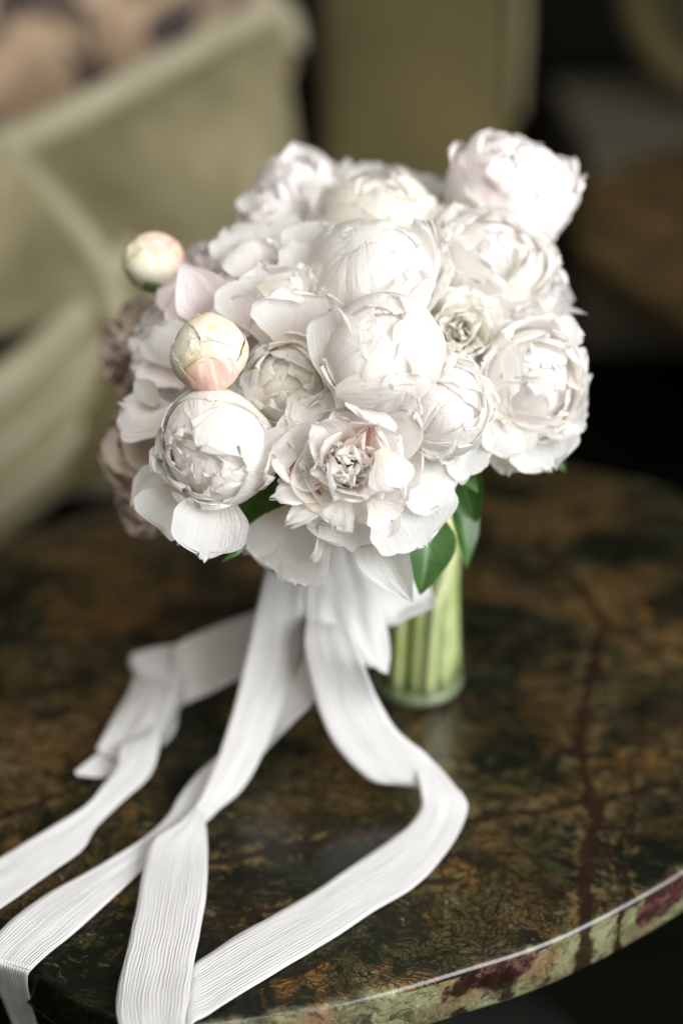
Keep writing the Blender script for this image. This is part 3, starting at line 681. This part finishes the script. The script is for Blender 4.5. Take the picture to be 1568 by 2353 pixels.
flower('f22', 'peony', 760, 540, .86, 85, 'dome', (-.2, .6, .75), 122, 'white', 'small ruffled white peony filling the gap left of the cabbage-like one', guard=('white', 8, 1.4))

# buds
def bud(key, x, y, d, rpx, axis, seed, label, sepals, pk):
    R = rpx / FPX * d; C = at(x, y, d); ax = cdir(axis)
    root = thing('peony_bud', label, 'flower bud', tuple(C), 'tight pink tinged buds')
    ball(root, C, R, ax, [], seed, bud_mat(C, R, pk, 'bud_petal_' + ('front' if key == 'b1' else 'back')), None, 21, 23, .95, .35, .0, .014, [(90, -30, .94, 80, 0, .4), (210, -20, .945, 70, 0, .5), (330, -15, .945, 60, 0, .5), (182, 12, .965, 42, .012, 1.4), (60, -12, .985, 48, .008, .8), (280, 26, 1.008, 46, .01, 1.1), (100, 62, 1.012, 56, 0, .4), (215, 60, 1.012, 50, 0, .6), (345, 60, 1.016, 50, 0, .5)], 2, .05, .0)
    for (a, l) in sepals:
        Fm = frame(ax); dr = Vector(Fm[0] * math.cos(a) + Fm[1] * math.sin(a))
        b = C - ax * R * .9 + dr * R * .3; tp = C + dr * R * 1.05 + ax * R * l
        petal_free('sepal', root, b, tp, R * 1.0, (dr - ax * .5), bend=.28, cup=-.3, mat=M['sepal'], kind='leaf', seed=seed)
    stem(root, C, ax, R); FL[key] = (root, C, R, ax)
bud('b1', 481, 810, .752, 86, (-.05, .35, .93), 201, 'front round cream and pink bud with green sepal on its right', [(5.0, .25), (4.2, -.1), (1.2, -.3)], [(.15, -.9, .85), (.35, .9, .4), (.95, -.25, .5)])
bud('b2', 350, 600, .835, 72, (-.35, .70, .60), 202, 'blurred cream and pink bud at the upper left edge of the bouquet', [(4.6, -.1), (2.0, -.2), (.4, -.2)], [(.7, .6, .8), (1.0, .1, .4)])

# hand placed outer petals: key, base px, tip px, depths, width px, bend, cup, ruffle, notch, mat, kind, curl
TOC = cdir((0, .15, 1))
PET = [
 ('f9', 470, 1100, 395, 1262, .775, .765, 205, .15, .20, 1.0, .20, 'white', 'petal', 0, (-.2, .2, 1)),
 ('f9', 500, 1105, 462, 1300, .762, .745, 165, .15, .22, .7, .14, 'white', 'petal', 0, (.2, .2, 1)),
 ('f9', 420, 1080, 288, 1172, .785, .775, 110, .1, .2, .8, .2, 'white', 'point', 0, (-.3, .3, 1)),
 ('f9', 440, 960, 252, 900, .785, .80, 150, -.15, -.30, .9, .2, 'blush', 'petal', .1, (-.1, .7, .7)),
 ('f9', 360, 930, 303, 862, .79, .79, 55, .1, .2, .8, .2, 'white', 'point', .1, (-.1, .3, .7)),
 ('f9', 430, 1050, 342, 1030, .765, .75, 26, .3, .1, .5, .1, 'white', 'strap', .2, (0, .5, .8)),
 ('f9', 440, 1000, 370, 990, .765, .75, 40, .2, .1, .5, .1, 'white', 'petal', .1, (0, .3, .9)),
 ('f9', 575, 1090, 668, 985, .745, .742, 105, .15, -.12, .7, .2, 'white', 'petal', .0, (.1, .2, 1)),
 ('f8', 735, 1140, 640, 1345, .775, .785, 205, .18, .22, .6, .14, 'white', 'petal', 0, (-.2, .2, 1)),
 ('f8', 670, 1180, 550, 1275, .785, .79, 100, .1, .15, .6, .2, 'white', 'petal', 0, (-.3, .3, 1)),
 ('f8', 735, 1130, 720, 1305, .76, .765, 70, .2, .3, .6, .12, 'white', 'petal', .05, (.8, .1, .6)),
 ('f8', 825, 1170, 948, 1384, .775, .78, 120, .12, .26, .25, .0, 'white', 'point', 0, (-.3, .2, .9)),
 ('f8', 870, 1080, 985, 1262, .758, .765, 225, .14, .10, .35, .10, 'white', 'petal', 0, (.3, .2, 1)),
 ('f8', 905, 1030, 1040, 1150, .765, .77, 190, .14, .14, .4, .12, 'white', 'petal', 0, (.4, .2, 1)),
 ('f8', 740, 1150, 608, 1135, .745, .735, 62, .2, .1, 1.0, .25, 'white', 'petal', .1, (0, .6, .8)),
 ('f8', 770, 1160, 640, 1206, .745, .735, 55, .2, .1, 1.0, .25, 'white', 'petal', .1, (0, .6, .8)),
 ('f8', 800, 1150, 760, 1225, .735, .735, 80, .2, .1, 1.0, .25, 'white', 'petal', .1, (0, .3, .9)),
 ('f8', 850, 1150, 905, 1215, .735, .735, 90, .2, .1, 1.0, .25, 'white', 'petal', .1, (0, .3, .9)),
 ('f8', 875, 1030, 925, 1130, .725, .722, 110, .25, -.25, .6, .15, 'white', 'petal', .0, (.3, .2, .9)),
 ('f18', 1010, 970, 1122, 1085, .775, .78, 150, .12, .14, .5, .16, 'white', 'petal', 0, (.3, .1, 1)),
 ('f18', 1030, 950, 1010, 1065, .76, .757, 80, .2, .25, .5, .1, 'white', 'petal', 0, (-.5, .1, .9)),
 ('f18', 1040, 930, 1100, 1010, .76, .765, 110, .15, .10, .5, .14, 'white', 'petal', 0, (.3, .1, .9)),
 ('f18', 1030, 1050, 1070, 1112, .77, .775, 32, .15, .1, .4, .1, 'white', 'strap', 0, (.3, .1, .9)),
 ('f7', 1215, 960, 1348, 985, .81, .80, 150, .12, .18, .25, .06, 'white', 'petal', 0, (.1, .6, .8)),
 ('f7', 1200, 950, 1275, 1088, .80, .795, 170, .12, .12, .5, .16, 'white', 'petal', 0, (.1, .3, .9)),
 ('f7', 1175, 950, 1165, 1104, .795, .80, 90, .12, .15, .5, .2, 'white', 'petal', 0, (-.2, .2, .9)),
 ('f7', 1150, 930, 1160, 1060, .785, .785, 130, .16, .2, .3, .1, 'white', 'petal', 0, (.3, .1, .9)),
 ('f7', 1250, 780, 1345, 770, .80, .80, 90, .15, .2, .5, .1, 'white', 'petal', 0, (.1, .6, .8)),
 ('f7', 1280, 850, 1352, 870, .80, .80, 120, .15, .2, .6, .2, 'white', 'petal', 0, (.1, .5, .8)),
 ('f19', 1240, 640, 1306, 628, .83, .82, 26, .5, .1, .3, .1, 'white', 'strap', .35, (0, .8, .5)),
 ('f19', 1270, 715, 1350, 722, .83, .82, 32, .1, .1, .3, .1, 'white', 'point', 0, (0, .8, .5)),
 ('f15', 720, 470, 674, 322, .90, .90, 125, .18, .22, .3, .05, 'blush', 'point', 0, (-.2, .1, 1)),
 ('f15', 740, 470, 745, 375, .905, .905, 90, .1, .2, .5, .1, 'blush', 'petal', 0, (.2, .1, 1)),
 ('f16', 590, 500, 562, 440, .87, .87, 50, .1, .3, .5, .1, 'white', 'petal', 0, (-.4, .3, .8)),
 ('f17', 795, 440, 796, 358, .91, .91, 34, .1, .2, .5, .2, 'white', 'petal', 0, (0, .1, 1)),
 ('f17', 850, 450, 845, 366, .91, .91, 90, .1, .2, .8, .2, 'white', 'petal', 0, (0, .1, 1)),
 ('f17', 905, 450, 910, 370, .91, .91, 60, .1, .2, .9, .3, 'white', 'petal', 0, (0, .1, 1)),
 ('f17', 970, 460, 985, 392, .91, .91, 110, .1, .2, .9, .3, 'white', 'petal', 0, (.1, .1, 1)),
 ('f4', 1170, 380, 1192, 305, .86, .86, 90, .1, .15, .5, .25, 'blush', 'petal', 0, (.1, .2, 1)),
 ('f4', 1240, 560, 1295, 440, .86, .855, 150, -.3, -.25, .4, .15, 'blush', 'petal', 0, (.6, .1, .8)),
 ('f11', 635, 790, 590, 600, .785, .785, 180, -.14, .24, .45, .10, 'white', 'petal', .0, (-.2, .2, .95)),
 ('f11', 665, 800, 655, 650, .775, .765, 150, .15, .16, .7, .14, 'white', 'petal', .0, (.2, .3, .9)),
 ('f11', 600, 650, 705, 690, .775, .765, 105, .15, .1, .7, .14, 'white', 'point', .10, (.1, .7, .7)),
 ('f11', 700, 700, 672, 545, .80, .80, 95, .12, .22, .3, .05, 'white', 'petal', 0, (.4, .1, .9)),
 ('f11', 720, 640, 728, 500, .81, .81, 125, .12, .15, .3, .08, 'white', 'petal', 0, (-.2, .2, .9)),
 ('f11', 590, 640, 520, 500, .82, .82, 120, .1, 0.12, .4, .12, 'white', 'petal', .15, (-.1, .5, .8)),
 ('f11', 640, 620, 680, 486, .83, .83, 100, .1, .1, .3, .05, 'white', 'point', 0, (-.1, .3, .9)),
 ('f11', 600, 660, 560, 540, .81, .81, 110, .15, 0.12, .4, .1, 'white', 'petal', .1, (-.1, .5, .8)),
 ('f11', 610, 650, 515, 570, .80, .80, 90, .15, 0.12, .5, .1, 'white', 'petal', .1, (-.1, .6, .7)),
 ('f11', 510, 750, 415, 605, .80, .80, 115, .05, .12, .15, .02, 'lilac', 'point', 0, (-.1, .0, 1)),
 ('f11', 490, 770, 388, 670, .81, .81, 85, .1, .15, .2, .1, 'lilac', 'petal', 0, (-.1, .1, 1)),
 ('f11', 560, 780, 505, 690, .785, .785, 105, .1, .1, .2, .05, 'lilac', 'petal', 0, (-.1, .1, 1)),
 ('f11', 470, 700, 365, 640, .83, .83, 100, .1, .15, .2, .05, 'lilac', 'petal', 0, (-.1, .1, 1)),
 ('f12', 430, 850, 345, 728, .80, .80, 120, .2, -.1, .7, .2, 'white', 'petal', .15, (-.2, .3, .9)),
 ('f12', 430, 880, 330, 800, .81, .81, 130, .2, .1, .4, .1, 'blush', 'petal', 0, (-.2, .2, .9)),
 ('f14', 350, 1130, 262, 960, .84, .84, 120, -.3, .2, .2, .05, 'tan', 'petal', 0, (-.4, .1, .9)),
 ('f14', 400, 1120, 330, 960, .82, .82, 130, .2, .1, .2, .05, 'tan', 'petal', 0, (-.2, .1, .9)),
 ('f10', 600, 940, 560, 850, .765, .765, 130, .2, -.1, .4, .1, 'white', 'petal', 0, (-.3, .3, .9)),
 ('f10', 700, 960, 650, 960, .755, .75, 90, .2, .1, .7, .2, 'white', 'petal', 0, (0, .3, .9)),
 ('f10', 680, 900, 730, 980, .755, .75, 80, .15, .1, .7, .2, 'white', 'petal', 0, (0, .2, .9)),
 ('f1', 795, 935, 762, 688, .735, .738, 120, -.15, .38, .5, .10, 'pure', 'petal', 0, (-.6, .1, .75)),
 ('f1', 770, 905, 958, 880, .726, .722, 95, .16, -.15, .6, .08, 'pure', 'point', 0, (-.1, -.45, .85)),
 ('f1', 965, 860, 960, 715, .724, .728, 110, .12, -.2, .4, .1, 'pure', 'petal', 0, (.5, .1, .9)),
]
for i, (k, bx, by, tx, ty, bd, td, wp, be, cu, ru, no, mt, kd, crl, fc) in enumerate(PET):
    root = FL[k][0]
    petal_free('petal', root, at(bx, by, bd), at(tx, ty, td), wp * (1.22 if k in ('f11', 'f15') else 1.08) / FPX * (bd + td) / 2, cdir(fc), be * .65, cu * 1.15, ru * 1.15, no, M[mt], kd, 300 + i, 17, 19, crl)

# loose frilled petals opening into the gaps between neighbouring heads
rf_ = random.Random(5); keys = [k for k in FL if k.startswith('f')]; nfr = 0
tanset = ('f13', 'f14', 'f21', 'f20')
for a_i, ka in enumerate(keys):
    for kb in keys[a_i + 1:]:
        ra, Ca, Ra, aa_ = FL[ka]; rb, Cb_, Rb, ab_ = FL[kb]; dv = Cb_ - Ca
        if dv.length > .98 * (Ra + Rb) or ka in tanset or kb in tanset: continue
        own = kb if ka == 'f1' else ka
        mid = Ca.lerp(Cb_, Ra / (Ra + Rb)); out = (aa_ + ab_).normalized(); out = (out - dv.normalized() * out.dot(dv.normalized())).normalized()
        side_ = out.cross(dv.normalized()); Rm = min(Ra, Rb)
        for q in range(2):
            sh = side_ * (Rm * rf_.uniform(-.55, .55)); tl = dv.normalized() * rf_.choice([-1, 1])
            Bp = mid + out * Rm * .10 + sh; Tp = mid + out * Rm * rf_.uniform(.62, .85) + sh * 1.25 + tl * Rm * rf_.uniform(.15, .40)
            fac = (tl * -1 + out * .8 + side_ * rf_.uniform(-.5, .5)).normalized()
            petal_free('petal', FL[own][0], Bp, Tp, Rm * rf_.uniform(.7, 1.0), fac, rf_.uniform(-.05, .15), rf_.uniform(-.05, .15), rf_.uniform(1.0, 1.6), .2, M['pure'], 'petal', 900 + nfr, 15, 15, rf_.uniform(0, .15)); nfr += 1
LEAVES = [
 ('f8', 985, 1170, 964, 1366, .80, .80, 135, .10, .10, (.3, .3, .8)),
 ('f18', 1050, 1060, 1094, 1200, .82, .815, 120, .12, .1, (-.4, .2, .8)),
 ('f18', 1040, 1120, 1070, 1306, .83, .83, 85, .15, .1, (.5, .2, .8)),
 ('f18', 1030, 1060, 1098, 1132, .81, .80, 60, .15, .1, (0, .5, .8)),
 ('f7', 1180, 1010, 1215, 1080, .83, .83, 80, .1, .1, (0, .3, .9)),
 ('f7', 1250, 1010, 1297, 1084, .84, .84, 40, .1, .1, (0, .3, .9)),
 ('f9', 640, 1090, 520, 1230, .80, .79, 120, .2, .15, (.2, .6, .7)),
 ('f9', 560, 1200, 506, 1292, .785, .775, 34, .45, .1, (.9, .2, .4)),
 ('f8', 780, 1200, 815, 1255, .80, .80, 50, .1, .1, (0, .3, .9)),
 ('f2', 735, 790, 742, 720, .83, .83, 60, .1, .1, (0, .3, .9)),
 ('f1', 640, 1080, 625, 1180, .80, .80, 90, .1, .1, (0, .3, .9)),
]
for i, (k, bx, by, tx, ty, bd, td, wp, be, cu, fc) in enumerate(LEAVES):
    petal_free('leaf', FL[k][0], at(bx, by, bd), at(tx, ty, td), wp / FPX * (bd + td) / 2, cdir(fc), be, cu, .25, 0, M['leaf'], 'leaf', 600 + i, 11, 19)

# ------------------------------------------------------------------ ribbon
bow = thing('silk_ribbon', 'off white pleated silk ribbon bow with long tails trailing over the marble table', 'ribbon', (VX - .01, VY - .035, .12))
def strip(name, st, m=8, nu=13, seed=0, wav=.00035, label=None):
    """st rows: xL, yL, hL, xR, yR, hR (pixels of the two edges and their height above the table)"""
    A = np.array([list(onz(a, b, h)) + list(onz(c, d, g)) for a, b, h, c, d, g in st]); S = catmull(A, m); n = len(S)
    Lp, Rp = S[:, :3], S[:, 3:]; mid = (Lp + Rp) / 2
    ln = np.concatenate([[0], np.cumsum(np.linalg.norm(np.diff(mid, axis=0), axis=1))])
    u, j = np.meshgrid(np.linspace(0, 1, nu), np.arange(n)); u = u.ravel(); j = j.ravel()
    rs = np.random.RandomState(seed)
    eo = wob(rs, ln * 260, ln, 1, 1) * .006 + wob(rs, ln * 60, ln, 1, 1) * .008
    uu = u * (1 + eo[j]) - .5 * eo[j]
    P = Lp[j] * (1 - uu)[:, None] + Rp[j] * uu[:, None]
    rs = np.random.RandomState(seed); l = ln[j]
    side = Rp - Lp; tng = np.gradient(mid, axis=0); nr = np.cross(side, tng); nr /= (np.linalg.norm(nr, axis=1)[:, None] + 1e-9)
    sg = np.sign(nr @ np.array(tuple(-F_))); nr *= np.where(sg == 0, 1, sg)[:, None]
    P = P + nr[j] * (wav * wob(rs, u * 6, l * 30, 1.6, 1.0))[:, None]
    f = grid_faces(nu, n)
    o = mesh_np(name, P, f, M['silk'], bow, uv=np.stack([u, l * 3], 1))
    md = o.modifiers.new('thickness', 'SOLIDIFY'); md.thickness = .00035; md.offset = 0
    if label: o['label'] = label
    return o
# front tail A: falls from the bow, turns and runs down to the front
strip('tail', [(640, 1230, .150, 720, 1230, .150), (604, 1330, .120, 699, 1350, .118), (563, 1517, .075, 691, 1489, .082), (535, 1633, .048, 663, 1589, .056), (501, 1739, .026, 607, 1723, .028), (468, 1817, .016, 557, 1812, .014), (446, 1858, .012, 500, 1862, .009), (440, 1880, .010, 466, 1897, .006)], seed=1)
strip('tail', [(446, 1855, .014, 466, 1868, .012), (412, 1888, .013, 474, 1905, .010), (350, 1928, .012, 477, 1965, .008), (328, 2000, .009, 474, 2050, .010), (312, 2090, .007, 462, 2130, .008), (290, 2190, .006, 446, 2210, .007), (270, 2270, .006, 438, 2270, .009), (270, 2340, .010, 428, 2335, .010), (300, 2420, .012, 424, 2400, .012)], seed=2)
strip('tail', [(436, 2222, .0035, 424, 2420, .004), (452, 2208, .0035, 440, 2356, .0035), (479, 2190, .003, 478, 2332, .003), (540, 2150, .0025, 540, 2291, .003), (618, 2107, .0025, 668, 2213, .002), (724, 2046, .003, 780, 2146, .002), (797, 1996, .004, 860, 2092, .002), (871, 1946, .005, 950, 2038, .003), (930, 1903, .007, 1008, 1980, .004), (964, 1862, .011, 1052, 1916, .007), (966, 1820, .018, 1073, 1855, .012), (950, 1758, .027, 1058, 1818, .018)], seed=3, m=7, label='ribbed tail lying flat across the front of the table')
strip('tail', [(700, 1420, .105, 800, 1440, .105), (697, 1500, .090, 834, 1525, .090), (735, 1640, .055, 871, 1612, .060), (781, 1726, .034, 913, 1679, .044), (850, 1792, .020, 977, 1731, .033), (912, 1803, .016, 1035, 1793, .022), (952, 1808, .014, 1074, 1850, .012)], seed=4)
strip('tail', [(680, 1440, .085, 760, 1520, .085), (640, 1560, .060, 726, 1605, .060), (585, 1650, .038, 672, 1662, .040), (501, 1736, .016, 612, 1722, .018), (455, 1775, .010, 545, 1800, .008), (412, 1828, .007, 500, 1862, .004), (384, 1876, .006, 462, 1896, .003), (330, 1924, .006, 398, 1938, .003), (223, 1990, .006, 329, 1998, .003), (111, 2051, .006, 251, 2070, .003), (33, 2107, .007, 167, 2146, .003), (-22, 2160, .007, 106, 2196, .004), (-50, 2195, .006, 72, 2228, .006)], seed=5, m=7, label='tail running off the near left edge of the table')
strip('tail', [(-56, 2186, .0075, 80, 2220, .006), (-50, 2205, .004, 66, 2238, .003), (-25, 2240, -.012, 64, 2264, -.010), (0, 2285, -.035, 72, 2300, -.030), (28, 2352, -.07, 87, 2355, -.06), (60, 2440, -.11, 110, 2440, -.10)], seed=6, label='hanging end over the table edge')
# left tail D, crumpled
strip('tail', [(700, 1350, .095, 700, 1490, .075), (640, 1385, .075, 640, 1530, .050), (579, 1405, .060, 546, 1561, .030), (479, 1444, .045, 479, 1594, .018), (420, 1470, .040, 432, 1615, .012), (395, 1490, .034, 412, 1628, .008), (385, 1520, .024, 402, 1680, .005), (360, 1580, .012, 372, 1716, .003)], seed=7)
strip('tail', [(420, 1478, .030, 400, 1560, .020), (360, 1485, .026, 372, 1572, .018), (305, 1500, .022, 318, 1556, .015), (296, 1520, .016, 312, 1552, .012), (306, 1550, .012, 345, 1552, .014)], seed=8, wav=.002)
strip('tail', [(310, 1548, .014, 410, 1580, .022), (290, 1590, .014, 392, 1640, .018), (262, 1640, .013, 370, 1690, .014), (238, 1690, .011, 345, 1720, .010), (222, 1722, .008, 290, 1760, .006)], seed=9, wav=.002)
strip('tail', [(258, 1708, .004, 272, 1760, .003), (225, 1730, .006, 245, 1785, .003), (172, 1772, .012, 178, 1782, .010)], seed=12)
strip('tail', [(300, 1700, .010, 362, 1660, .022), (276, 1712, .014, 368, 1700, .018), (268, 1760, .012, 346, 1778, .010), (238, 1802, .010, 282, 1840, .006), (195, 1851, .009, 222, 1900, .004), (111, 1903, .008, 188, 1953, .003), (50, 1940, .007, 110, 2010, .003), (0, 1970, .006, 0, 2088, .002), (-120, 2035, .006, -120, 2160, .002)], seed=10, label='crumpled tail leaving the frame at the left')
# bow loops
strip('loop', [(745, 1200, .150, 790, 1200, .150), (712, 1290, .128, 830, 1285, .126), (700, 1370, .110, 868, 1370, .110), (706, 1440, .098, 888, 1440, .095), (752, 1492, .088, 895, 1500, .082), (822, 1518, .082, 890, 1548, .074)], seed=13, wav=.003)
strip('loop', [(770, 1205, .145, 800, 1195, .150), (790, 1290, .125, 860, 1255, .135), (832, 1380, .105, 930, 1310, .118), (884, 1438, .092, 980, 1332, .108), (940, 1417, .096, 990, 1360, .102), (990, 1396, .098, 998, 1386, .100)], seed=14, wav=.002)
strip('loop', [(690, 1200, .150, 750, 1200, .150), (690, 1300, .125, 770, 1310, .122), (694, 1400, .100, 800, 1420, .098), (700, 1470, .085, 835, 1520, .078)], seed=15, wav=.002)
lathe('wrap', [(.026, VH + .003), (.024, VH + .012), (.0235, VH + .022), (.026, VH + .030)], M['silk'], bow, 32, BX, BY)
for o in D.objects:                                       # plain uv for the wrap
    pass
bpy.context.view_layer.update()
